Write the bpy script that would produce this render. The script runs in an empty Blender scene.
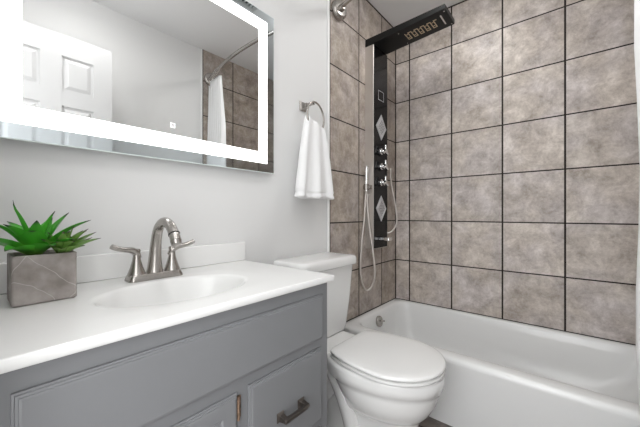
import bpy, bmesh, math, random
from mathutils import Vector, Matrix
C = bpy.context.scene
col = C.collection
PI = math.pi
rnd = random.Random(7)

# ------------------------------------------------------------------ camera
CAM = (1.078, 0.0, 1.0)
cd = bpy.data.cameras.new('camera')
cam = bpy.data.objects.new('camera', cd)
col.objects.link(cam)
cam.location = CAM
cam.rotation_euler = (math.radians(90), 0, math.radians(40.08))
cd.sensor_fit = 'HORIZONTAL'
cd.sensor_width = 36.0
cd.lens = 299.5 / 640 * 36.0
cd.shift_y = 0.0
cd.clip_start = 0.01
C.camera = cam

# ------------------------------------------------------------------ world, lamps, exposure
w = bpy.data.worlds.new('world')
C.world = w
w.use_nodes = True
w.node_tree.nodes['Background'].inputs[0].default_value = (0.985, 0.992, 1.0, 1)
w.node_tree.nodes['Background'].inputs[1].default_value = 3.6


def area(name, loc, rot, sx, sy, power, color=(1, 1, 1)):
    l = bpy.data.lights.new(name, 'AREA')
    l.shape = 'RECTANGLE'
    l.size, l.size_y = sx, sy
    l.energy = power
    l.color = color
    o = bpy.data.objects.new(name, l)
    col.objects.link(o)
    o.location = loc
    o.rotation_euler = rot
    return o


ADDED_LAMP_POWER = 2.0
ADDED_TUB_POWER = 2.5
ADDED_DIFFUSER_EMIT = 9.5
STRIP_EMIT = 1.7
C.view_settings.view_transform = 'Standard'
C.view_settings.look = 'None'
C.view_settings.gamma = 1
C.view_settings.use_curve_mapping = False
C.view_settings.exposure = 0.40

# ------------------------------------------------------------------ room sizes
RX = 1.5        # right wall
BY = 2.2        # back (tiled) wall
FY = -0.015     # front wall (doorway, camera stands in it)
CZ = 2.453      # ceiling
TILE = 0.308
TH = 0.008      # tile thickness
TY = 1.357      # tile starts here on the side walls


# ------------------------------------------------------------------ material helpers
def new_mat(name):
    m = bpy.data.materials.new(name)
    m.use_nodes = True
    nt = m.node_tree
    return m, nt, nt.nodes['Principled BSDF']


def N(nt, t, **kw):
    n = nt.nodes.new(t)
    for k, v in kw.items():
        setattr(n, k, v)
    return n


def plain(name, c, rough=0.5, metal=0.0, var=0.0, vscale=8, bump=0.0, bscale=200, spec=0.5, coat=0.0, emit=0.0):
    m, nt, b = new_mat(name)
    b.inputs['Base Color'].default_value = (*c, 1)
    b.inputs['Roughness'].default_value = rough
    b.inputs['Metallic'].default_value = metal
    b.inputs['Specular IOR Level'].default_value = spec
    b.inputs['Coat Weight'].default_value = coat
    tc = N(nt, 'ShaderNodeTexCoord')
    if var > 0:
        n = N(nt, 'ShaderNodeTexNoise')
        n.inputs['Scale'].default_value = vscale
        n.inputs['Detail'].default_value = 5
        nt.links.new(tc.outputs['Object'], n.inputs['Vector'])
        r = N(nt, 'ShaderNodeValToRGB')
        r.color_ramp.elements[0].position = .3
        r.color_ramp.elements[1].position = .7
        r.color_ramp.elements[0].color = (*[x * (1 - var) for x in c], 1)
        r.color_ramp.elements[1].color = (*[min(1, x * (1 + var)) for x in c], 1)
        nt.links.new(n.outputs['Fac'], r.inputs[0])
        nt.links.new(r.outputs[0], b.inputs['Base Color'])
    if bump > 0:
        n = N(nt, 'ShaderNodeTexNoise')
        n.inputs['Scale'].default_value = bscale
        n.inputs['Detail'].default_value = 3
        nt.links.new(tc.outputs['Object'], n.inputs['Vector'])
        bp = N(nt, 'ShaderNodeBump')
        bp.inputs['Strength'].default_value = bump
        bp.inputs['Distance'].default_value = 0.002
        nt.links.new(n.outputs['Fac'], bp.inputs['Height'])
        nt.links.new(bp.outputs[0], b.inputs['Normal'])
    if emit > 0:
        b.inputs['Emission Color'].default_value = (1, 1, 1, 1)
        b.inputs['Emission Strength'].default_value = emit
    return m


def tile_mat(name, axis, offh, offz, gh, gv, dark, mid, light, grout, rough=0.45, tint=(0.5, 0.47, 0.45), pitch=TILE):
    """axis: 0 -> horizontal coordinate is x, 1 -> y. gh / gv: grout widths of level and upright joints."""
    m, nt, b = new_mat(name)
    L = nt.links.new
    geo = N(nt, 'ShaderNodeNewGeometry')
    sep = N(nt, 'ShaderNodeSeparateXYZ')
    L(geo.outputs['Position'], sep.inputs[0])

    def mth(op, a, bb=None):
        n = N(nt, 'ShaderNodeMath', operation=op)
        for i, v in enumerate((a, bb)):
            if v is None:
                continue
            if isinstance(v, (int, float)):
                n.inputs[i].default_value = v
            else:
                L(v, n.inputs[i])
        return n.outputs[0]
    hc = sep.outputs[axis]
    vc = sep.outputs[2] if offz is not None and axis < 2 and name != 'floor_tile' else sep.outputs[1]
    u = mth('DIVIDE', mth('SUBTRACT', hc, offh), pitch)
    v = mth('DIVIDE', mth('SUBTRACT', vc, offz), pitch)
    fu, fv = mth('FLOOR', u), mth('FLOOR', v)
    ru, rv = mth('SUBTRACT', u, fu), mth('SUBTRACT', v, fv)
    du = mth('MINIMUM', ru, mth('SUBTRACT', 1.0, ru))
    dv = mth('MINIMUM', rv, mth('SUBTRACT', 1.0, rv))
    gu = mth('LESS_THAN', du, gv / 2 / pitch)
    gw = mth('LESS_THAN', dv, gh / 2 / pitch)
    g = mth('MAXIMUM', gu, gw)
    cmb = N(nt, 'ShaderNodeCombineXYZ')
    L(fu, cmb.inputs[0]); L(fv, cmb.inputs[1]); cmb.inputs[2].default_value = axis * 7.3
    wn = N(nt, 'ShaderNodeTexWhiteNoise', noise_dimensions='3D')
    L(cmb.outputs[0], wn.inputs['Vector'])
    sc = N(nt, 'ShaderNodeVectorMath', operation='SCALE')
    L(wn.outputs['Color'], sc.inputs[0]); sc.inputs['Scale'].default_value = 9.0
    add = N(nt, 'ShaderNodeVectorMath', operation='ADD')
    L(geo.outputs['Position'], add.inputs[0]); L(sc.outputs[0], add.inputs[1])
    n1 = N(nt, 'ShaderNodeTexNoise')
    n1.inputs['Scale'].default_value = 10
    n1.inputs['Detail'].default_value = 9
    n1.inputs['Roughness'].default_value = .74
    n1.inputs['Distortion'].default_value = .3
    L(add.outputs[0], n1.inputs['Vector'])
    r = N(nt, 'ShaderNodeValToRGB')
    e = r.color_ramp.elements
    e[0].position, e[0].color = .35, (*dark, 1)
    e[1].position, e[1].color = .65, (*light, 1)
    k = e.new(.5); k.color = (*mid, 1)
    L(n1.outputs['Fac'], r.inputs[0])
    n3 = N(nt, 'ShaderNodeTexNoise')
    n3.inputs['Scale'].default_value = 70
    n3.inputs['Detail'].default_value = 6
    n3.inputs['Roughness'].default_value = .7
    L(add.outputs[0], n3.inputs['Vector'])
    L(mth('ADD', mth('MULTIPLY', n1.outputs['Fac'], .78), mth('MULTIPLY', n3.outputs['Fac'], .22)), r.inputs[0])
    # warm and pinkish patches
    n2 = N(nt, 'ShaderNodeTexNoise')
    n2.inputs['Scale'].default_value = 4.5
    n2.inputs['Detail'].default_value = 4
    L(add.outputs[0], n2.inputs['Vector'])
    r2 = N(nt, 'ShaderNodeValToRGB')
    r2.color_ramp.elements[0].position = .42
    r2.color_ramp.elements[0].color = (1.03, .985, .93, 1)
    r2.color_ramp.elements[1].position = .6
    r2.color_ramp.elements[1].color = (1.0, .97, .975, 1)
    L(n2.outputs['Fac'], r2.inputs[0])
    mx = N(nt, 'ShaderNodeMixRGB', blend_type='MULTIPLY')
    mx.inputs[0].default_value = 1
    L(r.outputs[0], mx.inputs[1]); L(r2.outputs[0], mx.inputs[2])
    # tile to tile brightness
    mr = N(nt, 'ShaderNodeMapRange')
    mr.inputs[3].default_value = .92; mr.inputs[4].default_value = 1.06
    L(wn.outputs['Value'], mr.inputs[0])
    mx2 = N(nt, 'ShaderNodeVectorMath', operation='SCALE')
    L(mx.outputs[0], mx2.inputs[0]); L(mr.outputs[0], mx2.inputs['Scale'])
    mix = N(nt, 'ShaderNodeMixRGB')
    L(g, mix.inputs[0]); L(mx2.outputs[0], mix.inputs[1]); mix.inputs[2].default_value = (*grout, 1)
    L(mix.outputs[0], b.inputs['Base Color'])
    rr = mth('ADD', mth('MULTIPLY', g, .4), rough)
    L(rr, b.inputs['Roughness'])
    inv = mth('SUBTRACT', 1.0, g)
    hgt = mth('ADD', inv, mth('MULTIPLY', n1.outputs['Fac'], .25))
    bp = N(nt, 'ShaderNodeBump')
    bp.inputs['Strength'].default_value = .5
    bp.inputs['Distance'].default_value = .002
    L(hgt, bp.inputs['Height']); L(bp.outputs[0], b.inputs['Normal'])
    return m


M = {}
M['paint'] = plain('wall_paint', (.72, .72, .715), .6, bump=.05, bscale=300)
M['ceil'] = plain('ceiling_paint', (.84, .84, .84), .8, bump=.08, bscale=250)
M['trim'] = plain('white_trim', (.85, .85, .84), .4)
M['door'] = plain('door_paint', (.60, .60, .60), .4)
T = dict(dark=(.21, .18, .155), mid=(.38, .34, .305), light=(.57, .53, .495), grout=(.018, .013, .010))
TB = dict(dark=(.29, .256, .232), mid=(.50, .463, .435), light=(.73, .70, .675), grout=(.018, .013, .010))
M['tile_back'] = tile_mat('tile_back', 0, .124, .329, .0075, .0095, **TB)
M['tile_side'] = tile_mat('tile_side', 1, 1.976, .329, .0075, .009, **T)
M['floor'] = tile_mat('floor_tile', 0, .2, .15, .006, .006, dark=(.09, .08, .075), mid=(.15, .13, .12), light=(.24, .21, .19), grout=(.02, .018, .017))
M['porcelain'] = plain('porcelain', (.80, .80, .79), .08, coat=.3)
M['tubwhite'] = plain('tub_enamel', (.80, .805, .80), .22, coat=.15)
M['seat'] = plain('toilet_seat_plastic', (.80, .80, .79), .18)
M['counter'] = plain('cultured_marble', (.80, .80, .79), .18, var=.015, vscale=3)
M['cab'] = plain('cabinet_paint', (.185, .189, .197), .38, var=.03, vscale=5)
M['nickel'] = plain('brushed_nickel', (.43, .405, .38), .27, 1.0, bump=.04, bscale=400)
M['chrome'] = plain('chrome', (.86, .86, .86), .18, 1.0)
M['alu'] = plain('brushed_aluminium', (.62, .585, .55), .38, .8)
M['bronze'] = plain('dark_bronze', (.12, .105, .095), .32, .9)
M['rust'] = plain('worn_hinge', (.25, .17, .12), .4, .8, var=.6, vscale=90)
M['black'] = plain('black_panel', (.006, .006, .007), .14, spec=.2)
M['blackmetal'] = plain('black_metal', (.010, .010, .010), .35, .0, spec=.25)
M['gold'] = plain('brass_nozzle', (.62, .50, .34), .4, .3)
M['silverplate'] = plain('jet_plate', (.55, .55, .56), .4, .4)
M['mirror'] = plain('mirror_glass', (.86, .865, .86), .0, 1.0)
M['border'] = plain('mirror_border', (.70, .755, .78), .04, 1.0)
M['glassedge'] = plain('mirror_edge', (.75, .82, .80), .2)
M['icon'] = plain('button_glow', (1, 1, 1), .5, emit=.35)
M['strip'] = plain('led_strip', (1, 1, 1), .5, emit=STRIP_EMIT)
M['added_diffuser'] = plain('added_lamp_diffuser', (1, 1, 1), .5, emit=ADDED_DIFFUSER_EMIT)  # glow of the two added, unseen ceiling lamps
M['towel'] = plain('terry_towel', (.88, .88, .88), .9, bump=.8, bscale=700, spec=.1)
M['curtain'] = plain('curtain_fabric', (.88, .88, .88), .85, bump=.5, bscale=300, spec=.1)
M['soil'] = plain('soil', (.03, .022, .016), .95, var=.5, vscale=200, bump=1, bscale=400)
M['joint'] = plain('dark_joint', (.018, .013, .010), .8)
M['vent'] = plain('vent_plastic', (.55, .56, .55), .6)
M['ventdark'] = plain('vent_inside', (.05, .06, .06), .8)


def concrete_mat():
    m, nt, b = new_mat('planter_concrete')
    L = nt.links.new
    tc = N(nt, 'ShaderNodeTexCoord')
    n = N(nt, 'ShaderNodeTexNoise')
    n.inputs['Scale'].default_value = 22; n.inputs['Detail'].default_value = 8
    L(tc.outputs['Object'], n.inputs['Vector'])
    r = N(nt, 'ShaderNodeValToRGB')
    r.color_ramp.elements[0].position = .3; r.color_ramp.elements[0].color = (.20, .175, .16, 1)
    r.color_ramp.elements[1].position = .7; r.color_ramp.elements[1].color = (.40, .365, .345, 1)
    L(n.outputs['Fac'], r.inputs[0])
    # light veins: thin bands of a distorted voronoi edge
    n2 = N(nt, 'ShaderNodeTexNoise'); n2.inputs['Scale'].default_value = 14
    L(tc.outputs['Object'], n2.inputs['Vector'])
    mx = N(nt, 'ShaderNodeMixRGB'); mx.inputs[0].default_value = .035
    L(tc.outputs['Object'], mx.inputs[1]); L(n2.outputs['Color'], mx.inputs[2])
    v = N(nt, 'ShaderNodeTexVoronoi', feature='DISTANCE_TO_EDGE'); v.inputs['Scale'].default_value = 11
    L(mx.outputs[0], v.inputs['Vector'])
    lt = N(nt, 'ShaderNodeMapRange'); lt.inputs[1].default_value = .0; lt.inputs[2].default_value = .010
    lt.inputs[3].default_value = .55; lt.inputs[4].default_value = 0
    L(v.outputs['Distance'], lt.inputs[0])
    mm = N(nt, 'ShaderNodeMixRGB'); L(lt.outputs[0], mm.inputs[0])
    L(r.outputs[0], mm.inputs[1]); mm.inputs[2].default_value = (.6, .57, .54, 1)
    L(mm.outputs[0], b.inputs['Base Color'])
    b.inputs['Roughness'].default_value = .7
    return m


def leaf_mat(name, base, mid, tip):
    m, nt, b = new_mat(name)
    L = nt.links.new
    uv = N(nt, 'ShaderNodeUVMap')
    s = N(nt, 'ShaderNodeSeparateXYZ'); L(uv.outputs[0], s.inputs[0])
    r = N(nt, 'ShaderNodeValToRGB')
    e = r.color_ramp.elements
    e[0].position = 0; e[0].color = (*base, 1)
    e[1].position = 1; e[1].color = (*tip, 1)
    k = e.new(.45); k.color = (*mid, 1)
    k = e.new(.86); k.color = (*[x * .8 for x in mid], 1)
    k = e.new(.95); k.color = (*tip, 1)
    L(s.outputs[1], r.inputs[0]); L(r.outputs[0], b.inputs['Base Color'])
    b.inputs['Roughness'].default_value = .35
    b.inputs['Subsurface Weight'].default_value = .0
    return m


M['concrete'] = concrete_mat()
M['leafA'] = leaf_mat('bright_leaf', (.26, .52, .08), (.075, .42, .035), (.035, .05, .03))
M['leafB'] = leaf_mat('olive_leaf', (.30, .45, .12), (.17, .33, .07), (.09, .04, .07))


# ------------------------------------------------------------------ mesh helpers
def obj(name, bm, mat, parent=None, smooth=False, sub=0, autosmooth=None):
    """links a bmesh given in WORLD coordinates as one mesh object (shifted under its parent)"""
    base = Vector((0, 0, 0))
    p = parent
    while p is not None:
        base += Vector(p.location)
        p = p.parent
    if base.length > 0:
        bmesh.ops.translate(bm, verts=bm.verts, vec=-base)
    bmesh.ops.recalc_face_normals(bm, faces=bm.faces)
    me = bpy.data.meshes.new(name)
    bm.to_mesh(me); bm.free()
    me.materials.append(M[mat] if isinstance(mat, str) else mat)
    o = bpy.data.objects.new(name, me)
    col.objects.link(o)
    if parent is not None:
        o.parent = parent
    if smooth:
        for f in me.polygons:
            f.use_smooth = True
    if autosmooth is not None:
        me.set_sharp_from_angle(angle=math.radians(autosmooth))
    if sub:
        md = o.modifiers.new('sub', 'SUBSURF'); md.levels = sub; md.render_levels = sub
    return o


def thing(name, label, cat, loc=(0, 0, 0), group=None):
    o = bpy.data.objects.new(name, None)
    col.objects.link(o)
    o.location = loc
    o['label'] = label; o['category'] = cat
    if group: o['group'] = group
    return o


def struct(name, bm, mat, **kw):
    o = obj(name, bm, mat, **kw)
    if o.parent is None:
        o['kind'] = 'structure'
    return o


def box(bm, x0, x1, y0, y1, z0, z1, bev=0.0, seg=2):
    g = bmesh.ops.create_cube(bm, size=1)
    vs = g['verts']
    for v in vs:
        v.co = Vector((x0 + (v.co.x + .5) * (x1 - x0), y0 + (v.co.y + .5) * (y1 - y0), z0 + (v.co.z + .5) * (z1 - z0)))
    if bev > 0:
        es = list({e for v in vs for e in v.link_edges})
        bmesh.ops.bevel(bm, geom=es, offset=bev, segments=seg, profile=.5, affect='EDGES')
    return bm


def B(*a, **k):
    return box(bmesh.new(), *a, **k)


def loft(bm, rings, cap0=True, cap1=True, closed=True):
    vr = [[bm.verts.new(p) for p in r] for r in rings]
    n = len(rings[0])
    for a, b_ in zip(vr, vr[1:]):
        for i in range(n if closed else n - 1):
            j = (i + 1) % n
            bm.faces.new((a[i], a[j], b_[j], b_[i]))
    if cap0: bm.faces.new(vr[0][::-1])
    if cap1: bm.faces.new(vr[-1])
    return vr


def catmull(pts, n=8):
    pts = [Vector(p) for p in pts]
    P = [2 * pts[0] - pts[1]] + pts + [2 * pts[-1] - pts[-2]]
    out = []
    for i in range(1, len(P) - 2):
        for k in range(n):
            t = k / n
            a, b_, c, d = P[i - 1:i + 3]
            out.append(.5 * ((2 * b_) + (c - a) * t + (2 * a - 5 * b_ + 4 * c - d) * t * t + (3 * b_ - a - 3 * c + d) * t ** 3))
    out.append(pts[-1])
    return out


def tube(bm, path, r, n=12, flat=1.0, up=None):
    """sweep of round (or flattened) section along path, r number or list"""
    path = [Vector(p) for p in path]
    m = len(path)
    rs = [r] * m if isinstance(r, (int, float)) else r
    rings = []
    t0 = (path[1] - path[0]).normalized()
    u = Vector(up) if up else (Vector((0, 0, 1)) if abs(t0.z) < .9 else Vector((1, 0, 0)))
    u = (u - t0 * u.dot(t0)).normalized()
    for i, p in enumerate(path):
        t = (path[min(i + 1, m - 1)] - path[max(i - 1, 0)]).normalized()
        u = (u - t * u.dot(t)).normalized()
        v = t.cross(u)
        rings.append([p + (u * math.cos(a) * flat + v * math.sin(a)) * rs[i] for a in [2 * PI * k / n for k in range(n)]])
    loft(bm, rings)
    return bm


def lerp_list(vals, m):
    out = []
    k = len(vals) - 1
    for i in range(m):
        t = i / (m - 1) * k
        a = min(int(t), k - 1)
        out.append(vals[a] + (vals[a + 1] - vals[a]) * (t - a))
    return out


def lathe(bm, c, axis, prof, n=32):
    """prof: list of (distance along axis, radius)"""
    c = Vector(c); ax = Vector(axis).normalized()
    u = Vector((0, 0, 1)) if abs(ax.z) < .9 else Vector((1, 0, 0))
    u = (u - ax * u.dot(ax)).normalized(); v = ax.cross(u)
    rings = [[c + ax * h + (u * math.cos(a) + v * math.sin(a)) * max(r, 1e-5) for a in [2 * PI * k / n for k in range(n)]] for h, r in prof]
    loft(bm, rings)
    return bm


def rrect(x0, x1, y0, y1, z, r, n=8):
    pts = []
    for cx, cy, a0 in ((x1 - r, y1 - r, 0), (x0 + r, y1 - r, 90), (x0 + r, y0 + r, 180), (x1 - r, y0 + r, 270)):
        for k in range(n + 1):
            a = math.radians(a0 + 90 * k / n)
            pts.append(Vector((cx + r * math.cos(a), cy + r * math.sin(a), z)))
    return pts


# ------------------------------------------------------------------ the room
struct('floor', B(-.1, RX + .1, -1.2, BY + .1, -.08, 0), 'floor')
struct('ceiling', B(-.1, RX + .1, -.13, BY + .1, CZ, CZ + .08), 'ceil')
struct('wall_left', B(-.1, 0, -.13, BY + .1, 0, CZ), 'paint')
struct('wall_right', B(RX, RX + .1, -.13, BY + .1, 0, CZ), 'paint')
struct('wall_back', B(0, RX, BY, BY + .1, 0, CZ), 'tile_back')
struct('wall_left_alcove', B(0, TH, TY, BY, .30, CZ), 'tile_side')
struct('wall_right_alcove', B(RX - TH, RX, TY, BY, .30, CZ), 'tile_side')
DX0, DX1, DZ = .60, 1.275, 2.045
bm = bmesh.new()
box(bm, 0, DX0, -.13, FY, 0, CZ)
box(bm, DX1, RX, -.13, FY, 0, CZ)
box(bm, DX0, DX1, -.13, FY, DZ, CZ)
struct('wall_front', bm, 'paint')
struct('trim_1', B(0, .011, TY - .013, TY, .10, CZ, bev=.003), 'trim')      # edge strip of the tiling
struct('trim_2', B(RX - .011, RX, TY - .013, TY, .10, CZ, bev=.003), 'trim')
bm = B(0, .014, .76, 1.44, 0, .10, bev=.004)
struct('baseboard_left', bm, 'trim')
struct('baseboard_right', B(RX - .014, RX, FY, 1.44, 0, .10, bev=.004), 'trim')
# dark joints in the corners of the tiling
bm = bmesh.new()
box(bm, TH, TH + .006, BY - .006, BY - .0002, .329, CZ)
box(bm, TH, RX - TH, BY - .003, BY - .0002, .3292, .3335)
box(bm, TH + .0002, TH + .003, TY + .11, BY - .006, .3292, .3335)
box(bm, TH + .006, RX - TH, BY - .005, BY - .0002, CZ - .007, CZ - .0002)
box(bm, TH + .0002, TH + .005, TY, BY - .006, CZ - .006, CZ - .0002)
struct('trim_3', bm, 'joint')
# open door leaf, seen in the mirror: six raised panels
def door_leaf():
    bm = bmesh.new()
    x0, x1 = 1.234, 1.269
    y0, y1 = 0.005, .607
    z1 = 2.03
    ys = [y0, .115, .268, .362, .51, y1]
    zs = [.01, .22, .80, .93, 1.62, 1.71, 1.908, z1]
    box(bm, x0 + .008, x1 - .008, y0, y1, .01, z1)
    for s in (0, 1):
        xa, xb = (x0, x0 + .008) if s == 0 else (x1 - .008, x1)
        for k in (0, 2, 4):
            box(bm, xa, xb, ys[k], ys[k + 1], zs[0], zs[-1])
        for ya, yb in ((ys[1], ys[2]), (ys[3], ys[4])):
            for k in (0, 2, 4, 6):
                box(bm, xa, xb, ya, yb, zs[k], zs[k + 1])
            for k in (1, 3, 5):
                # raised field with a sloped margin
                za, zb = zs[k], zs[k + 1]
                g, h = .012, .030
                xo = x0 + .008 if s == 0 else x1 - .008
                xt = x0 + .001 if s == 0 else x1 - .001
                r = [[Vector((xo, a, b_)) for a, b_ in ((ya + g, za + g), (yb - g, za + g), (yb - g, zb - g), (ya + g, zb - g))],
                     [Vector((xt, a, b_)) for a, b_ in ((ya + h, za + h), (yb - h, za + h), (yb - h, zb - h), (ya + h, zb - h))]]
                loft(bm, r)
    return bm
door = struct('door_1', door_leaf(), 'door')
bm = bmesh.new()
lathe(bm, (1.234, .55, .95), (-1, 0, 0), [(0, .026), (.006, .026), (.008, .011), (.03, .011), (.036, .022), (.05, .028), (.062, .022), (.066, .0)])
obj('door_knob', bm, 'nickel', door, smooth=True, autosmooth=40)

# ------------------------------------------------------------------ ceiling lamps added out of view to light room and tub; vent
LX, LY = .96, .46
cl = thing('added_ceiling_light', 'added round white flush lamp, out of view, to light the bathroom', 'added lamp', (LX, LY, CZ))
bm = bmesh.new(); lathe(bm, (LX, LY, CZ - .03), (0, 0, 1), [(0, .16), (.005, .17), (.03, .17)], 48)
obj('added_lamp_base', bm, 'trim', cl, smooth=True, autosmooth=40)
bm = bmesh.new(); lathe(bm, (LX, LY, CZ - .11), (0, 0, 1), [(0, .0), (.004, .06), (.016, .11), (.04, .145), (.08, .155)], 48)
obj('added_lamp_diffuser', bm, 'added_diffuser', cl, smooth=True)
l = area('added_room_light', (LX, LY, CZ - .115), (0, 0, 0), .3, .3, ADDED_LAMP_POWER, (1, .99, .98))
l.data.shape = 'DISK'

sl = thing('added_tub_lamp', 'added small white dome lamp, out of view, to brighten the bathtub and tiles', 'added lamp', (.58, 1.62, CZ))  # unseen dome added over the tub to brighten tiles and ceiling
bm = bmesh.new(); lathe(bm, (.58, 1.62, CZ - .008), (0, 0, 1), [(0, .10), (.002, .115), (.008, .118)], 40)
obj('added_lamp_trim', bm, 'trim', sl, smooth=True, autosmooth=40)
bm = bmesh.new(); lathe(bm, (.58, 1.62, CZ - .075), (0, 0, 1), [(0, .0), (.003, .05), (.014, .08), (.035, .095), (.067, .10)], 40)
obj('added_lamp_diffuser', bm, 'added_diffuser', sl, smooth=True)
l = area('added_tub_light', (.58, 1.62, CZ - .08), (0, 0, 0), .2, .2, ADDED_TUB_POWER, (1, .99, .98))
l.data.shape = 'DISK'
vt = thing('ceiling_vent', 'square ceiling vent grille seen only at the top edge of the mirror', 'vent', (.62, 1.2, CZ))
bm = bmesh.new()
for a in ((.50, .74, 1.08, 1.105), (.50, .74, 1.305, 1.33), (.50, .525, 1.105, 1.305), (.715, .74, 1.105, 1.305)):
    box(bm, a[0], a[1], a[2], a[3], CZ - .014, CZ, bev=.002)
obj('vent_frame', bm, 'vent', vt)
obj('vent_opening', B(.525, .715, 1.105, 1.305, CZ - .003, CZ - .0005), 'ventdark', vt)
bm = bmesh.new()
for k in range(7):
    y = 1.12 + k * .027
    box(bm, .525, .715, y, y + .008, CZ - .012, CZ - .003)
obj('louvre', bm, 'vent', vt)

# ------------------------------------------------------------------ bathtub
tub = thing('bathtub', 'white enamel alcove bathtub along the tiled back wall', 'bathtub', (.75, 1.83, 0))
x0, x1, y1 = TH + .001, RX - TH - .001, BY - .001
RZ = .329
rings = [
    rrect(x0, x1, 1.475, y1, .0, .004), rrect(x0, x1, 1.475, y1, .03, .004), rrect(x0, x1, 1.470, y1, .05, .004),
    rrect(x0, x1, 1.462, y1, .28, .004), rrect(x0, x1, 1.457, y1, .300, .005), rrect(x0, x1, 1.457, y1, .314, .006),
    rrect(x0, x1, 1.462, y1, RZ - .005, .008), rrect(x0 + .003, x1 - .003, 1.473, y1 - .002, RZ, .012),
    rrect(x0 + .035, x1 - .04, 1.528, y1 - .028, RZ, .085),
    rrect(x0 + .045, x1 - .052, 1.538, y1 - .036, RZ - .004, .09), rrect(x0 + .052, x1 - .060, 1.545, y1 - .041, RZ - .014, .095),
    rrect(x0 + .060, x1 - .075, 1.552, y1 - .047, RZ - .05, .10), rrect(x0 + .072, x1 - .13, 1.562, y1 - .058, .18, .11),
    rrect(x0 + .088, x1 - .20, 1.575, y1 - .072, .10, .12), rrect(x0 + .11, x1 - .25, 1.595, y1 - .095, .065, .13),
    rrect(x0 + .16, x1 - .32, 1.64, y1 - .14, .048, .13), rrect(x0 + .30, x1 - .45, 1.75, y1 - .25, .045, .08)]
bm = bmesh.new(); loft(bm, rings)
obj('tub_body', bm, 'tubwhite', tub, smooth=True, autosmooth=50)
bm = bmesh.new()
lathe(bm, (.070, 1.815, .267), (1, 0, .18), [(0, .036), (.012, .036), (.016, .033), (.018, .024), (.017, .02), (.017, .0)], 32)
obj('overflow_plate', bm, 'nickel', tub, smooth=True, autosmooth=35)
bm = bmesh.new()
tube(bm, [(.086, 1.815, .272), (.094, 1.830, .270), (.102, 1.842, .268)], .0045, 8)
obj('trip_lever', bm, 'nickel', tub, smooth=True)
bm = bmesh.new(); lathe(bm, (.30, 1.83, .046), (0, 0, 1), [(0, .03), (.004, .03), (.006, .02), (.004, 0)])
obj('drain', bm, 'chrome', tub, smooth=True)

# ------------------------------------------------------------------ vanity cabinet
FX = .475
VY0, VY1 = -.008, .752
VZ = .782
vc = thing('vanity_cabinet', 'grey painted vanity cabinet below the white sink top', 'cabinet', (.24, .372, 0))
bm = bmesh.new()
box(bm, .002, FX - .02, VY0, VY0 + .018, .0, VZ)
box(bm, .002, FX - .02, VY1 - .018, VY1, .0, VZ)
box(bm, .002, .012, VY0 + .018, VY1 - .018, .1, VZ)
box(bm, .012, FX - .02, VY0 + .018, VY1 - .018, .09, .105)
# face frame
for a in ((VY0, .06, .09, VZ), (.705, VY1 - .018, .0, VZ), (.06, .705, .735, VZ), (.06, .705, .57, .625), (.06, .705, .09, .12), (.39, .46, .12, .57), (.46, .705, .33, .37)):
    box(bm, FX - .02, FX, *a)
box(bm, FX - .02, FX, VY1 - .018, VY1, 0, VZ)
box(bm, FX - .07, FX - .055, VY0, VY1 - .018, 0, .09)
obj('cabinet_body', bm, 'cab', vc)


def front(y0, y1, z0, z1, recess=False):
    """overlay front with a stepped, moulded edge"""
    bm = bmesh.new()
    X = FX + .0005
    prof = [(0, 0), (0, .0045), (.003, .0052), (.0035, .0078), (.0068, .0086), (.0073, .0108), (.0105, .0114)]
    rings = [[Vector((X + h, a, b_)) for a, b_ in ((y0 + g, z0 + g), (y1 - g, z0 + g), (y1 - g, z1 - g), (y0 + g, z1 - g))] for g, h in prof]
    if recess:
        for g, h in ((.040, .0112), (.043, .0085), (.050, .0080), (.055, .0105)):
            rings.append([Vector((X + h, a, b_)) for a, b_ in ((y0 + g, z0 + g), (y1 - g, z0 + g), (y1 - g, z1 - g), (y0 + g, z1 - g))])
    loft(bm, rings)
    return bm


obj('false_drawer_front', front(.042, .724, .610, .747), 'cab', vc)
dr = obj('door', front(.046, .410, .10, .582, True), 'cab', vc)
dw = obj('drawer', front(.443, .716, .360, .584), 'cab', vc)
dw2 = obj('drawer', front(.443, .716, .10, .340), 'cab', vc)


def pull(zc, parent, yc=.578):
    bm = bmesh.new()
    X = FX + .0115
    for s in (-1, 1):
        yb = yc + s * .039
        # flared foot
        r = []
        for h, w_ in ((0, .0125), (.003, .0125), (.006, .0085), (.020, .0065), (.028, .0065)):
            r.append([Vector((X + h, yb + a * w_, zc + b_ * w_)) for a, b_ in ((-1, -1), (1, -1), (1, 1), (-1, 1))])
        loft(bm, r)
    r = []
    for y, w_ in ((yc - .046, .0046), (yc - .037, .0060), (yc - .02, .006), (yc + .02, .006), (yc + .037, .0060), (yc + .046, .0046)):
        r.append([Vector((X + .025 + a * w_, y, zc + b_ * w_)) for a, b_ in ((-.8, -1), (.8, -1), (1.1, 0), (.8, 1), (-.8, 1))])
    loft(bm, r)
    bmesh.ops.bevel(bm, geom=bm.edges[:], offset=.0008, segments=1, affect='EDGES')
    return obj('handle', bm, 'bronze', parent)


h = pull(.462, dw); h['label'] = 'dark bronze bar handle'
h = pull(.225, dw2)
for z in (.545, .16):
    bm = bmesh.new()
    box(bm, FX, FX + .003, .4125, .4225, z - .026, z + .026, bev=.001, seg=1)
    tube(bm, [(FX + .007, .4125, z - .028), (FX + .007, .4125, z + .028)], .0035, 10)
    hg = obj('hinge', bm, 'rust', vc); hg['label'] = 'worn brown metal hinge'

# ------------------------------------------------------------------ sink top
CT = .803
ct = thing('sink_countertop', 'glossy white vanity top with moulded oval basin and backsplash', 'countertop', (.25, .372, .783))
X0, X1, Y0, Y1 = .001, .492, -.012, .768
ec = Vector((.278, .372)); EA, EB = .128, .188   # x, y half axes


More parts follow.
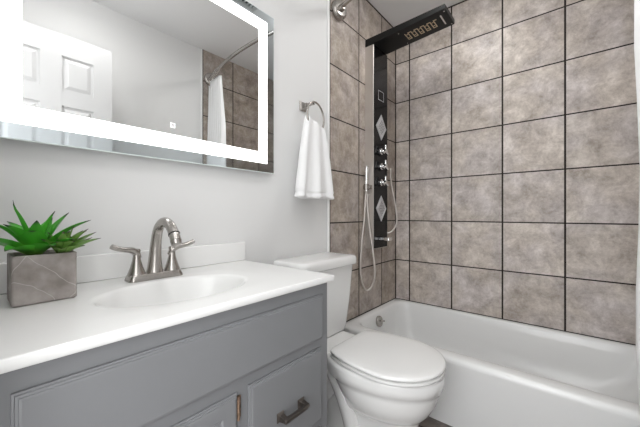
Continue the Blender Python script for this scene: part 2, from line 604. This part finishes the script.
def ct_angles():
    ang = [2 * PI * k / 96 for k in range(96)]
    for cx_ in (X0, X1):
        for cy_ in (Y0, Y1):
            a = math.atan2(cy_ - ec.y, cx_ - ec.x) % (2 * PI)
            i = min(range(96), key=lambda q: abs(ang[q] - a))
            ang[i] = a
    return ang


ANG = ct_angles()


def rect_ring(inset, z):
    out = []
    for a in ANG:
        d = Vector((math.cos(a), math.sin(a)))
        t = 9
        for lim, comp, o_ in ((X1 - inset, d.x, ec.x), (X0 + inset, d.x, ec.x), (Y1 - inset, d.y, ec.y), (Y0 + inset, d.y, ec.y)):
            if abs(comp) > 1e-6:
                k = (lim - o_) / comp
                if k > 0: t = min(t, k)
        out.append(Vector((ec.x + d.x * t, ec.y + d.y * t, z)))
    return out


def ell_ring(s, z):
    out = []
    for a in ANG:
        # ray angle kept so that rings stay aligned
        r = 1 / math.sqrt((math.cos(a) / EA) ** 2 + (math.sin(a) / EB) ** 2)
        out.append(Vector((ec.x + math.cos(a) * r * s, ec.y + math.sin(a) * r * s, z)))
    return out


def mixr(a, b_, t):
    return [p.lerp(q, t) for p, q in zip(a, b_)]


TK = .0195
rings = []
for s, d in ((.12, .128), (.3, .126), (.5, .118), (.65, .104), (.77, .082), (.86, .055), (.92, .030), (.955, .014), (.98, .006), (1.0, .0025), (1.03, .0008), (1.07, .0)):
    rings.append(ell_ring(s, CT - d))
e0, r0 = ell_ring(1.07, CT), rect_ring(.006, CT)
for t in (.3, .6, .9): rings.append(mixr(e0, r0, t))
rings += [r0, rect_ring(.003, CT), rect_ring(.001, CT - .0008), rect_ring(0, CT - .003), rect_ring(0, CT - TK + .004), rect_ring(.003, CT - TK)]
rings.append(mixr(ell_ring(1.06, CT - TK), rect_ring(.003, CT - TK), .05))
rings += [ell_ring(1.0, CT - .05), ell_ring(.85, CT - .10), ell_ring(.5, CT - .138), ell_ring(.12, CT - .142)]
bm = bmesh.new(); loft(bm, rings)
obj('counter_and_basin', bm, 'counter', ct, smooth=True, autosmooth=40)
obj('backsplash', B(.001, .020, Y0, .7675, CT + .0003, CT + .077, bev=.003), 'counter', ct)
bm = bmesh.new(); lathe(bm, (ec.x, ec.y, CT - .1275), (0, 0, 1), [(0, .022), (.004, .022), (.006, .016), (.004, .0)])
obj('drain', bm, 'nickel', ct, smooth=True)

# ------------------------------------------------------------------ faucet
fc = thing('faucet', 'brushed nickel two-handle arched faucet behind the basin', 'faucet', (.10, .377, CT))
FXC, FYC = .100, .377
bm = bmesh.new()
def stad(z, g, dz=0):
    return rrect(FXC - .029 + g, FXC + .029 - g, FYC - .077 + g, FYC + .077 - g, z, .014 - g * .5, 8)
loft(bm, [stad(CT + .0005, 0), stad(CT + .004, 0), stad(CT + .018, .005), stad(CT + .0195, .0065), stad(CT + .0198, .010)])
obj('base_plate', bm, 'nickel', fc, smooth=True, autosmooth=35)
path = catmull([(.097, FYC, CT + .016), (.098, FYC, CT + .035), (.101, FYC, CT + .07), (.108, FYC, CT + .11), (.122, FYC, CT + .147),
                (.148, FYC, CT + .168), (.178, FYC, CT + .172), (.207, FYC, CT + .161), (.228, FYC, CT + .141), (.240, FYC, CT + .122)], 6)
rad = lerp_list([.0240, .0205, .0172, .0152, .0140, .0136, .0136, .0137, .0140, .0142], len(path))
sp = obj('spout', tube(bmesh.new(), path, rad, 24), 'nickel', fc, smooth=True, autosmooth=50)
bm = bmesh.new(); tube(bm, [(.2285, FYC, CT + .1405), (.2300, FYC, CT + .1385)], .0155, 24)
obj('joint_ring', bm, 'blackmetal', sp, smooth=True, autosmooth=40)
bm = bmesh.new(); tube(bm, [(.240, FYC, CT + .1225), (.2445, FYC, CT + .112)], [.0150, .0135], 24)
obj('spray_tip', bm, 'nickel', sp, smooth=True, autosmooth=40)
for s in (-1, 1):
    yc = FYC + s * .051
    bm = bmesh.new()
    lathe(bm, (FXC, yc, CT + .0165), (0, 0, 1), [(0, .0245), (.004, .0235), (.012, .0205), (.025, .0160), (.04, .0120), (.052, .0098), (.062, .0095), (.072, .0105), (.076, .009), (.078, 0)], 28)
    hd = obj('handle', bm, 'nickel', fc, smooth=True, autosmooth=50)
    bm = bmesh.new()
    pth = catmull([(FXC - .004, yc - s * .006, CT + .066), (FXC, yc + s * .002, CT + .082), (FXC + .004, yc + s * .016, CT + .091), (FXC + .008, yc + s * .036, CT + .0945),
                   (FXC + .011, yc + s * .056, CT + .101), (FXC + .012, yc + s * .066, CT + .106)], 5)
    tube(bm, pth, lerp_list([.0095, .0120, .0112, .0092, .0088, .0085], len(pth)), 16, flat=.8)
    obj('lever', bm, 'nickel', hd, smooth=True, autosmooth=50)

# ------------------------------------------------------------------ potted succulents
PX0, PX1, PY0, PY1, PZ = .084, .191, .063, .171, .107
pt = thing('potted_succulent', 'green spiky succulents in a square grey concrete planter on the counter', 'potted plant', ((PX0 + PX1) / 2, (PY0 + PY1) / 2, CT))
bm = bmesh.new()
rr = lambda g, z, r=.006: rrect(PX0 + g, PX1 - g, PY0 + g, PY1 - g, z, r, 4)
loft(bm, [rr(.003, CT + .0008), rr(.0, CT + .004), rr(0, CT + PZ - .002), rr(.001, CT + PZ), rr(.007, CT + PZ, .004), rr(.008, CT + PZ - .002, .004), rr(.008, CT + PZ - .018, .004)])
obj('pot', bm, 'concrete', pt, smooth=True, autosmooth=40)
obj('soil', B(PX0 + .0082, PX1 - .0082, PY0 + .0082, PY1 - .0082, CT + PZ - .018, CT + PZ - .010), 'soil', pt)


def leaf(bm, uvl, base, az, el, length, width, curl, tipup=0.0):
    """fleshy pointed leaf: gutter-shaped section, thick, bending by curl (radians) along its length"""
    n, p = 12, Vector(base)
    ring_list = []
    e = el
    for i in range(n + 1):
        t = i / n
        d = Vector((math.cos(az) * math.cos(e), math.sin(az) * math.cos(e), math.sin(e)))
        side = Vector((-math.sin(az), math.cos(az), 0))
        up = d.cross(side) * -1
        if up.z < 0 and abs(e) < 1.57: up = -up
        wv = width * (.55 + 1.1 * t) if t < .35 else width * (.935 * (1 - ((t - .35) / .65) ** 1.7) ** .9 if t < 1 else 0)
        wv = max(wv, width * .012)
        th = max(.0022 * (1 - t * .85), .0004)
        ring = []
        for k, (sv, uv_) in enumerate(((-1, .32), (-.5, .02), (0, -.12), (.5, .02), (1, .32))):
            ring.append(p + side * sv * wv * .5 + up * (uv_ * wv * .5 + th * (0.4 if abs(sv) == 1 else 1)))
        for sv, uv_ in ((.5, .02), (0, -.12), (-.5, .02)):
            ring.append(p + side * sv * wv * .5 + up * (uv_ * wv * .5 - th))
        ring_list.append(ring)
        p = p + d * (length / n)
        e += (curl + (tipup if t > .7 else 0)) / n
    vr = [[bm.verts.new(q) for q in r] for r in ring_list]
    m = len(vr[0])
    for i in range(n):
        for k in range(m):
            j = (k + 1) % m
            f = bm.faces.new((vr[i][k], vr[i][j], vr[i + 1][j], vr[i + 1][k]))
            for lp, tv in zip(f.loops, (i / n, i / n, (i + 1) / n, (i + 1) / n)):
                lp[uvl].uv = (.5, tv)
    bm.faces.new(vr[0][::-1]); bm.faces.new(vr[-1])


def rosette(center, leaves, mat, label, grow=1.3):
    bm = bmesh.new(); uvl = bm.loops.layers.uv.new('UVMap')
    for az, el, ln, wd, cu, tu in leaves:
        ln, wd, el = ln * grow, wd * grow * 1.1, min(84, el + 13)
        a = math.radians(az)
        b_ = Vector(center) + Vector((math.cos(a), math.sin(a), 0)) * .006
        leaf(bm, uvl, b_, a, math.radians(el), ln, wd, math.radians(cu), math.radians(tu))
    o = obj('succulent', bm, mat, pt, smooth=True, autosmooth=60)
    o['label'] = label


# azimuth 90 = +y (picture right and away), -90 = picture left, 0 = towards the sink front
big = [(98, 56, .088, .030, -20, 0), (78, 44, .098, .032, -38, 0), (-10, 58, .070, .034, -60, 0), (-55, 62, .074, .033, -50, 0),
       (-95, 58, .080, .032, -45, 0), (-75, 34, .085, .033, -45, 10), (-112, 24, .088, .030, -30, 10), (-35, 28, .070, .033, -60, 0), (15, 32, .068, .032, -60, 0),
       (140, 60, .078, .028, -30, 0), (180, 52, .068, .027, -40, 0), (-145, 58, .080, .028, -45, 0), (70, 70, .082, .026, -20, 0), (-70, 84, .100, .014, -25, 150),
       (0, 80, .066, .026, -25, 0), (45, 34, .070, .030, -50, 0)]
rosette((.138, .104, CT + PZ - .006), big, 'leafA', 'bright green broad-leaved rosette')
small = [(90, 48, .058, .016, -30, 10), (100, 30, .064, .016, -25, 20), (70, 22, .062, .017, -30, 20), (45, 35, .052, .017, -45, 0), (15, 38, .048, .017, -50, 0),
         (-20, 40, .046, .016, -50, 0), (-60, 45, .044, .016, -40, 0), (120, 42, .056, .015, -25, 0), (150, 50, .05, .015, -25, 0), (80, 68, .052, .014, -18, 0),
         (0, 70, .044, .014, -20, 0), (-120, 60, .044, .014, -20, 0), (30, 15, .050, .017, -30, 20), (-10, 18, .045, .016, -40, 0), (110, 15, .056, .015, -10, 20), (60, 50, .055, .016, -35, 0)]
rosette((.160, .148, CT + PZ - .004), [(a, e + 4, l, w * 1.25, c, t) for a, e, l, w, c, t in small], 'leafB', 'smaller olive green rosette with purple tips', 1.25)

# ------------------------------------------------------------------ lit mirror
MY0, MY1, MZ0, MZ1, MX = .004, .913, 1.181, 1.892, .035
mr_ = thing('led_mirror', 'rectangular wall mirror with a glowing white light band', 'mirror', (0, .4585, 1.54))
obj('mirror_housing', B(.001, MX - .006, MY0 + .03, MY1 - .03, MZ0 + .03, MZ1 - .03), 'trim', mr_)


def frame_ring(x, g0, g1, thick):
    bm = bmesh.new()
    def rr_(g, xx): return [Vector((xx, a, b_)) for a, b_ in ((MY0 + g, MZ0 + g), (MY1 - g, MZ0 + g), (MY1 - g, MZ1 - g), (MY0 + g, MZ1 - g))]
    R = [rr_(g0, x - thick), rr_(g0, x), rr_(g1, x), rr_(g1, x - thick)]
    vr = loft(bm, R, False, False)
    for i in range(4):
        j = (i + 1) % 4
        bm.faces.new((vr[3][i], vr[3][j], vr[0][j], vr[0][i]))
    return bm


SI, SW = .040, .049
obj('mirror_glass', B(MX - .006, MX, MY0 + SI + SW, MY1 - SI - SW, MZ0 + SI + SW, MZ1 - SI - SW), 'mirror', mr_)
obj('light_strip', frame_ring(MX, SI, SI + SW, .006), 'strip', mr_)
bd = obj('mirror_border', frame_ring(MX, .0025, SI, .006), 'border', mr_); bd['label'] = 'blue-grey outer mirror border'
obj('glass_edge', frame_ring(MX - .0003, 0, .0025, .0065), 'glassedge', mr_)
bm = bmesh.new()
for a in ((.450, .467, 1.3055, 1.3095), (.450, .467, 1.2925, 1.2965), (.450, .4545, 1.2965, 1.3055), (.4625, .467, 1.2965, 1.3055)):
    box(bm, MX, MX + .0006, *a)
box(bm, MX, MX + .0006, .4572, .4598, 1.2995, 1.3030)
tb = obj('touch_button', bm, 'icon', mr_); tb['label'] = 'small glowing white square icon'

# ------------------------------------------------------------------ towel ring and towel
tr = thing('towel_ring', 'brushed nickel towel ring on the wall right of the mirror', 'towel ring', (0, 1.137, 1.557))
bm = bmesh.new()
RYc = 1.137
loft(bm, [[Vector((xx, RYc + a * q, 1.557 + b_ * q)) for a, b_ in ((-1, -1), (1, -1), (1, 1), (-1, 1))] for xx, q in ((.0005, .024), (.006, .024), (.011, .018), (.03, .0105), (.04, .010))])
bmesh.ops.bevel(bm, geom=bm.edges[:], offset=.0015, segments=2, affect='EDGES')
obj('wall_mount', bm, 'nickel', tr)
bm = bmesh.new(); tube(bm, [(.038, RYc, 1.557), (.066, RYc + .004, 1.560), (.074, RYc + .006, 1.561)], [.009, .009, .010], 16)
obj('post', bm, 'nickel', tr, smooth=True, autosmooth=40)
bm = bmesh.new()
rc = Vector((.076, 1.158, 1.490))
tw = math.radians(8)
loop = [rc + Vector((-math.sin(tw) * math.cos(a), math.cos(tw) * math.cos(a), math.sin(a))) * .077 for a in [2 * PI * k / 48 for k in range(48)]]
rings = []
for i, p in enumerate(loop):
    d = (p - rc).normalized(); nrm = Vector((math.cos(tw), math.sin(tw), 0))
    rings.append([p + (d * math.cos(b_) + nrm * math.sin(b_)) * .0048 for b_ in [2 * PI * k / 10 for k in range(10)]])
vr = loft(bm, rings, False, False)
for k in range(10):
    j = (k + 1) % 10
    bm.faces.new((vr[-1][k], vr[-1][j], vr[0][j], vr[0][k]))
obj('ring', bm, 'nickel', tr, smooth=True)

# towel: closed folded section from the ring down
bm = bmesh.new()
rings = []
tz = [1.474, 1.472, 1.462, 1.445, 1.42, 1.38, 1.33, 1.27, 1.21, 1.16, 1.12, 1.108, 1.106, 1.094, 1.092, 1.080, 1.078]
for i, z in enumerate(tz):
    t = min(1, max(0, (1.475 - z) / .395))
    hw = .062 + .074 * (t ** .7)
    if i == 0: hw *= .88
    dp = .018 + .014 * t
    if i == 0: dp *= .25
    if i == 1: dp *= .6
    if i in (12, 13): hw -= .002; dp -= .002
    if i == len(tz) - 1: hw *= .98; dp *= .85
    n = 72
    ring = []
    for k in range(n):
        a = 2 * PI * k / n
        cy = math.cos(a); sx = math.sin(a)
        yy = 1.153 - .002 * t + cy * hw
        rp = math.sin(cy * 7.0 + 1.0 + t * .6) * .010 * (.45 + t * .8) + math.sin(cy * 15 + 2) * .003 * t
        side = 1 if sx > 0 else -1
        xx = .072 + side * dp * (abs(sx) ** .45) + rp * (.9 if sx > 0 else .5)
        lift = -.022 * (cy + .3) * max(0, 1 - t * 4)      # top slopes down to the right
        ring.append(Vector((max(xx, .006), yy, z + lift + .004 * t * math.sin(cy * 4))))
    rings.append(ring)
loft(bm, rings)
towel = obj('hand_towel', bm, 'towel', smooth=True, autosmooth=70)
towel['label'] = 'white folded hand towel hanging from the towel ring'; towel['category'] = 'towel'

# ------------------------------------------------------------------ toilet
TC = 1.122
tl = thing('toilet', 'white two-piece toilet between the vanity and the bathtub', 'toilet', (.4, TC, 0))


def egg(xb, xf, hw, z, n=64, pb=2.6, pf=2.05, mid=.42):
    xm = xb + mid * (xf - xb)
    out = []
    for k in range(n):
        a = 2 * PI * k / n
        c, s = math.cos(a), math.sin(a)
        p = pf if c > 0 else pb
        ax = (xf - xm) if c > 0 else (xm - xb)
        rr_ = (abs(c) ** p + abs(s) ** p) ** (-1 / p)
        out.append(Vector((xm + c * rr_ * ax, TC + s * rr_ * hw, z)))
    return out


RIM = .400
bm = bmesh.new()
loft(bm, [egg(.17, .640, .112, 0.0, pb=4), egg(.17, .640, .112, .02, pb=4), egg(.175, .630, .094, .035, pb=4), egg(.18, .622, .084, .12, pb=4), egg(.20, .624, .088, .17, pb=3.5),
          egg(.26, .630, .100, .198, pb=2.6), egg(.30, .646, .122, .215, pb=2.3), egg(.31, .670, .146, .245, pb=2.2), egg(.29, .692, .164, .285, pb=2.2),
          egg(.265, .704, .174, .325, pb=2.2), egg(.245, .708, .177, .343, pb=2.2), egg(.23, .716, .184, .347, pb=2.2), egg(.23, .719, .186, .370, pb=2.2),
          egg(.23, .720, .186, .388, pb=2.2), egg(.233, .717, .183, .397, pb=2.2), egg(.24, .710, .175, RIM, pb=2.2),
          egg(.30, .67, .135, RIM, pb=2.2), egg(.31, .66, .125, .385, pb=2.2), egg(.34, .62, .10, .30, pb=2.2), egg(.40, .56, .06, .24, pb=2)])
bowl = obj('bowl', bm, 'porcelain', tl, smooth=True, autosmooth=60)
# deck behind the bowl that carries the tank, narrowing to the foot
bm = bmesh.new()
rings = []
for z, xb, xf, hw in ((.0, .05, .26, .095), (.03, .055, .26, .088), (.16, .06, .26, .082), (.26, .045, .27, .095), (.33, .03, .29, .118), (.37, .028, .30, .128), (.392, .028, .30, .128), (.401, .034, .30, .122)):
    rings.append(rrect(xb, xf, TC - hw, TC + hw, z, .03, 6))
loft(bm, rings)
obj('tank_deck', bm, 'porcelain', tl, smooth=True, autosmooth=50)
# S-shaped trapway relief on both flanks
for s in (-1, 1):
    bm = bmesh.new()
    yy = TC + s * .084
    pth = catmull([(.21, yy - s * .004, .345), (.27, yy, .330), (.325, yy + s * .004, .265), (.362, yy + s * .004, .185), (.38, yy, .11), (.385, yy - s * .004, .03)], 8)
    tube(bm, pth, lerp_list([.034, .036, .037, .036, .034, .034], len(pth)), 20)
    obj('trapway', bm, 'porcelain', tl, smooth=True, autosmooth=60)
# seat ring and lid: oval cut off straight at the hinges
def lidring(g, z, xb=.300, xf=.722, hw=.188, xm=.53, n=64):
    out = []
    ab = .345
    for k in range(n):
        a = 2 * PI * k / n
        c, q = math.cos(a), math.sin(a)
        if c > 0:
            x, y = xm + c * (xf - xm - g), q * (hw - g)
        else:
            x, y = xm + c * (ab - g), q * (hw - g)
            lim = xb + g
            if x < lim + .02:
                d = lim + .02 - x
                x = lim + .02 - .02 * (1 - math.exp(-d / .02 * 1.0))
        out.append(Vector((x, TC + y, z)))
    return out
bm = bmesh.new()
S = lambda g, z: lidring(g, z, xf=.721, hw=.187)
loft(bm, [S(.010, RIM + .002), S(.002, RIM + .004), S(0, RIM + .009), S(.001, RIM + .014), S(.008, RIM + .017), S(.055, RIM + .017), S(.062, RIM + .006), S(.055, RIM + .0025)])
obj('seat', bm, 'seat', tl, smooth=True, autosmooth=55)
bm = bmesh.new()
L_ = lidring
loft(bm, [L_(.012, RIM + .0195), L_(.004, RIM + .0200), L_(.001, RIM + .023), L_(0, RIM + .028), L_(.003, RIM + .0325), L_(.009, RIM + .0345), L_(.04, RIM + .036), L_(.09, RIM + .037), L_(.14, RIM + .0375)])
obj('seat_lid', bm, 'seat', tl, smooth=True, autosmooth=55)
for s in (-1, 1):
    bm = bmesh.new()
    box(bm, .276, .310, TC + s * .075 - .016, TC + s * .075 + .016, RIM + .001, RIM + .019, bev=.006, seg=3)
    obj('seat_hinge', bm, 'seat', tl, smooth=True, autosmooth=50)
# tank, tapering down
bm = bmesh.new()
rings = []
for z, g, gx in ((.402, .060, .030), (.405, .050, .022), (.43, .040, .015), (.55, .022, .008), (.70, .006, .001), (.740, .004, 0)):
    rings.append(rrect(.018 + gx * .2, .205 - gx, TC - .206 + g, TC + .206 - g, z, .035, 8))
loft(bm, rings)
obj('tank', bm, 'porcelain', tl, smooth=True, autosmooth=50)
bm = bmesh.new()
rings = []
for z, g in ((.738, .006), (.741, .001), (.746, 0), (.766, 0), (.777, .003), (.783, .010), (.785, .022), (.786, .05)):
    rings.append(rrect(.010 + g * .6, .222 - g, TC - .217 + g, TC + .217 - g, z, .04 - g * .4 if g < .04 else .02, 8))
loft(bm, rings)
obj('tank_lid', bm, 'porcelain', tl, smooth=True, autosmooth=50)
bm = bmesh.new()
lathe(bm, (.203, TC - .15, .69), (1, 0, 0), [(0, .014), (.006, .014), (.012, .010), (.014, 0)], 20)
tube(bm, [(.213, TC - .15, .69), (.222, TC - .13, .688), (.224, TC - .08, .683)], [.006, .006, .005], 10)
obj('flush_lever', bm, 'chrome', tl, smooth=True, autosmooth=40)

# ------------------------------------------------------------------ shower panel
PYA, PYB, PXF = 1.744, 1.932, .0735
sp_ = thing('shower_tower', 'black and silver shower tower on the left tiled wall', 'shower tower', (TH, 1.838, .764))
bm = bmesh.new()
loft(bm, [[Vector((xx, yy, z)) for xx, yy in ((TH + .001, PYA), (PXF - .002, PYA), (PXF, PYA + .002), (PXF, PYB - .002), (PXF - .002, PYB), (TH + .001, PYB))] for z in (.764, 2.12)])
obj('panel_body', bm, 'alu', sp_)
obj('front_panel', B(PXF, PXF + .004, PYA + .0025, PYB - .0025, .768, 2.118, bev=.001), 'black', sp_)
# rain head: tilted flat arm
bm = bmesh.new()
def hz(x, bot): 
    t = x / .53
    return 2.121 + .035 * t if bot else 2.172 + .013 * t
loft(bm, [[Vector((x, PYA, hz(x, 1))), Vector((x, PYB - .004, hz(x, 1))), Vector((x, PYB - .004, hz(x, 0))), Vector((x, PYA, hz(x, 0)))] for x in (TH + .001, .25, .53)])
bmesh.ops.bevel(bm, geom=bm.edges[:], offset=.002, segments=2, affect='EDGES')
hd = obj('rain_head', bm, 'blackmetal', sp_)
bm = bmesh.new()
def under(x0_, x1_, ya, yb, t=.0012):
    z0, z1 = hz(x0_, 1), hz(x1_, 1)
    loft(bm, [[Vector((x0_, ya, z0 - t)), Vector((x0_, yb, z0 - t)), Vector((x0_, yb, z0 + .0005)), Vector((x0_, ya, z0 + .0005))],
              [Vector((x1_, ya, z1 - t)), Vector((x1_, yb, z1 - t)), Vector((x1_, yb, z1 + .0005)), Vector((x1_, ya, z1 + .0005))]])
for k in range(5):
    xs = .262 + k * .040
    under(xs, xs + .005, 1.80, 1.875)
    under(xs + .020, xs + .025, 1.80, 1.875)
    under(xs + .005, xs + .020, 1.868, 1.875)
    under(xs + .025, xs + .040, 1.80, 1.807)
    under(xs + .007, xs + .018, 1.815, 1.820)
    under(xs + .007, xs + .018, 1.850, 1.855)
nz = obj('nozzle_grid', bm, 'gold', hd); nz['label'] = 'brass-coloured nozzle pattern'
bm = bmesh.new(); under(.487, .495, 1.785, 1.885)
obj('waterfall_slot', bm, 'chrome', hd)
for x, y in ((.515, 1.762), (.515, 1.905), (.235, 1.765), (.235, 1.90)):
    bm = bmesh.new(); under(x, x + .007, y, y + .007)
    obj('screw', bm, 'chrome', hd)
# diamonds of body jets
for zc in (1.588, 1.034):
    bm = bmesh.new()
    yc = 1.838
    hwD, hhD = .070, .088
    dia = lambda s, x: [Vector((x, yc + a * hwD * s, zc + b_ * hhD * s)) for a, b_ in ((0, -1), (1, 0), (0, 1), (-1, 0))]
    X = PXF + .0042
    loft(bm, [dia(1, X - .001), dia(1, X + .003), dia(.90, X + .004), dia(.88, X + .002), dia(.80, X + .002), dia(.78, X + .004)])
    jo = obj('jet_diamond', bm, 'silverplate', sp_)
    bm = bmesh.new()
    for i in range(-3, 4):
        for j in range(-3, 4):
            u, v = (i + j) / 8, (i - j) / 8
            if abs(u) + abs(v) < .70:
                lathe(bm, (X + .004, yc + u * hwD, zc + v * hhD), (1, 0, 0), [(0, .0035), (.0015, .003), (.0015, 0)], 8)
    obj('jet_nozzles', bm, 'blackmetal', jo)
# display outline
bm = bmesh.new()
for a in ((1.80, 1.803, 1.77, 1.835), (1.872, 1.875, 1.77, 1.835), (1.803, 1.872, 1.77, 1.773), (1.803, 1.872, 1.832, 1.835)):
    box(bm, PXF + .004, PXF + .0052, *a)
obj('display_outline', bm, 'silverplate', sp_)
# knobs
for zc in (1.424, 1.322, 1.212):
    bm = bmesh.new()
    c0 = (PXF + .004, 1.842, zc)
    lathe(bm, c0, (1, 0, 0), [(0, .022), (.004, .022), (.007, .012), (.022, .011), (.026, .015), (.040, .015), (.043, .010), (.044, 0)], 24)
    for a in (90, 210, 330):
        d = Vector((0, math.cos(math.radians(a)), math.sin(math.radians(a))))
        c1 = Vector(c0) + Vector((.032, 0, 0))
        tube(bm, [c1 + d * .010, c1 + d * .028, c1 + d * .041], [.008, .0095, .007], 10)
    obj('knob', bm, 'chrome', sp_, smooth=True, autosmooth=50)
# tub spout of the panel
bm = bmesh.new()
box(bm, PXF + .004, PXF + .075, 1.81, 1.866, .818, .840, bev=.004)
so = obj('tub_spout', bm, 'chrome', sp_)
bm = bmesh.new(); lathe(bm, (PXF + .060, 1.866, .829), (0, 1, 0), [(0, .007), (.01, .007), (.012, 0)], 14)
obj('diverter_knob', bm, 'chrome', so, smooth=True, autosmooth=40)
# bracket on the flank
bm = bmesh.new()
box(bm, .012, .066, 1.712, PYA, 1.162, 1.188, bev=.003)
lathe(bm, (.031, 1.722, 1.163), (0, 0, 1), [(-.006, .014), (-.005, .0165), (.032, .0165), (.033, .014)], 20)
obj('hand_shower_bracket', bm, 'nickel', sp_, smooth=True, autosmooth=40)
pth = catmull([(.100, 1.935, 1.318), (.094, 1.955, 1.22), (.110, 1.972, 1.10), (.122, 1.985, .985), (.118, 1.980, .915), (.09, 1.955, .868), (.045, 1.933, .860)], 8)
obj('side_hose', tube(bmesh.new(), pth, .0055, 10), 'alu', sp_, smooth=True)
bm = bmesh.new(); tube(bm, [(.05, 1.932, 1.66), (.05, 1.948, 1.66), (.05, 1.948, 1.60), (.05, 1.932, 1.60)], .007, 10)
obj('side_fitting', bm, 'alu', sp_, smooth=True, autosmooth=40)

hs = thing('hand_shower', 'slim silver hand shower with looping hose beside the shower tower', 'hand shower', (.031, 1.722, 1.155))
bm = bmesh.new(); tube(bm, [(.031, 1.722, 1.150), (.031, 1.722, 1.19), (.033, 1.721, 1.27), (.036, 1.719, 1.312), (.037, 1.7185, 1.316)], [.009, .011, .013, .0145, .011], 16)
obj('handset', bm, 'chrome', hs, smooth=True, autosmooth=50)
pth = catmull([(.031, 1.722, 1.152), (.027, 1.716, 1.08), (.026, 1.708, .98), (.020, 1.690, .84), (.0175, 1.672, .68), (.022, 1.674, .57), (.045, 1.70, .497), (.074, 1.73, .53), (.086, 1.74, .62),
               (.071, 1.737, .76), (.050, 1.733, .90), (.038, 1.731, 1.0), (.030, 1.732, 1.08), (.032, 1.737, 1.12), (.04, 1.7435, 1.13)], 8)
obj('hose', tube(bmesh.new(), pth, .0066, 10), 'alu', hs, smooth=True)

# ------------------------------------------------------------------ curtain rod, rings, curtain
RODZ, RODY, BOW = 2.203, 1.428, .12
def rodp(x):
    t = (x - TH) / (RX - 2 * TH)
    return Vector((x, RODY - BOW * 4 * t * (1 - t), RODZ))
rd = thing('curtain_rod', 'brushed nickel curved curtain rod above the bathtub', 'curtain rod', (.75, 1.45, RODZ))
XA, XB = TH + .0005, RX - TH - .0005
obj('rod', tube(bmesh.new(), [rodp(XA + .03 + (XB - XA - .06) * k / 40) for k in range(41)], .0125, 16), 'nickel', rd, smooth=True, autosmooth=60)
for x, s in ((XA, 1), (XB, -1)):
    bm = bmesh.new()
    lathe(bm, (x, RODY, RODZ), (s, -.12, 0), [(0, .055), (.010, .057), (.026, .055), (.034, .047), (.036, .040), (.036, .020), (.06, .017), (.062, .0)], 36)
    obj('wall_flange', bm, 'nickel', rd, smooth=True, autosmooth=40)
NR = 8
for k in range(NR):
    x = 1.27 + k * .027
    p = rodp(x)
    bm = bmesh.new()
    loop = [p + Vector((0, math.cos(a) * .020, math.sin(a) * .024 - .008)) for a in [2 * PI * q / 20 for q in range(21)]]
    tube(bm, loop, .0022, 6)
    rg = obj('curtain_ring', bm, 'nickel', smooth=True)
    rg['label'] = 'small metal curtain ring on the curved rod above the gathered curtain'
    rg['category'] = 'curtain ring'; rg['group'] = 'curtain rings on the rod'
bm = bmesh.new()
zs = [2.178, 2.16, 2.1, 1.95, 1.75, 1.55, 1.35, 1.15, .95, .75, .55, .40, .30, .2, .1, .045]
rings = []
for z in zs:
    t = (2.178 - z) / 2.13
    n = 150
    line = []
    xl = 1.276 - .035 * min(1, t * 5) + .006 * math.sin(z * 6.3 + .7)
    xr = 1.485
    for k in range(n + 1):
        s = k / n
        x = xl + (xr - xl) * s
        yb = 1.405 + .015 * s + (-.018 * min(1, max(0, (.5 - z) / .2)) if z < .5 else 0)
        amp = .022 * (.45 + .75 * min(1, t * 3))
        y = yb + math.sin(s * 2 * PI * 6.5 + .5 * math.sin(z * 2.3) + PI * .5) * amp
        x += math.cos(s * 2 * PI * 13 + z) * .004
        line.append(Vector((x, y, z)))
    # thin closed section
    back = [p + Vector((0, .0022, 0)) for p in reversed(line)]
    rings.append(line + back)
loft(bm, rings)
cu = obj('shower_curtain', bm, 'curtain', smooth=True, autosmooth=80)
cu['label'] = 'white shower curtain bunched at the right end of the bathtub'; cu['category'] = 'shower curtain'
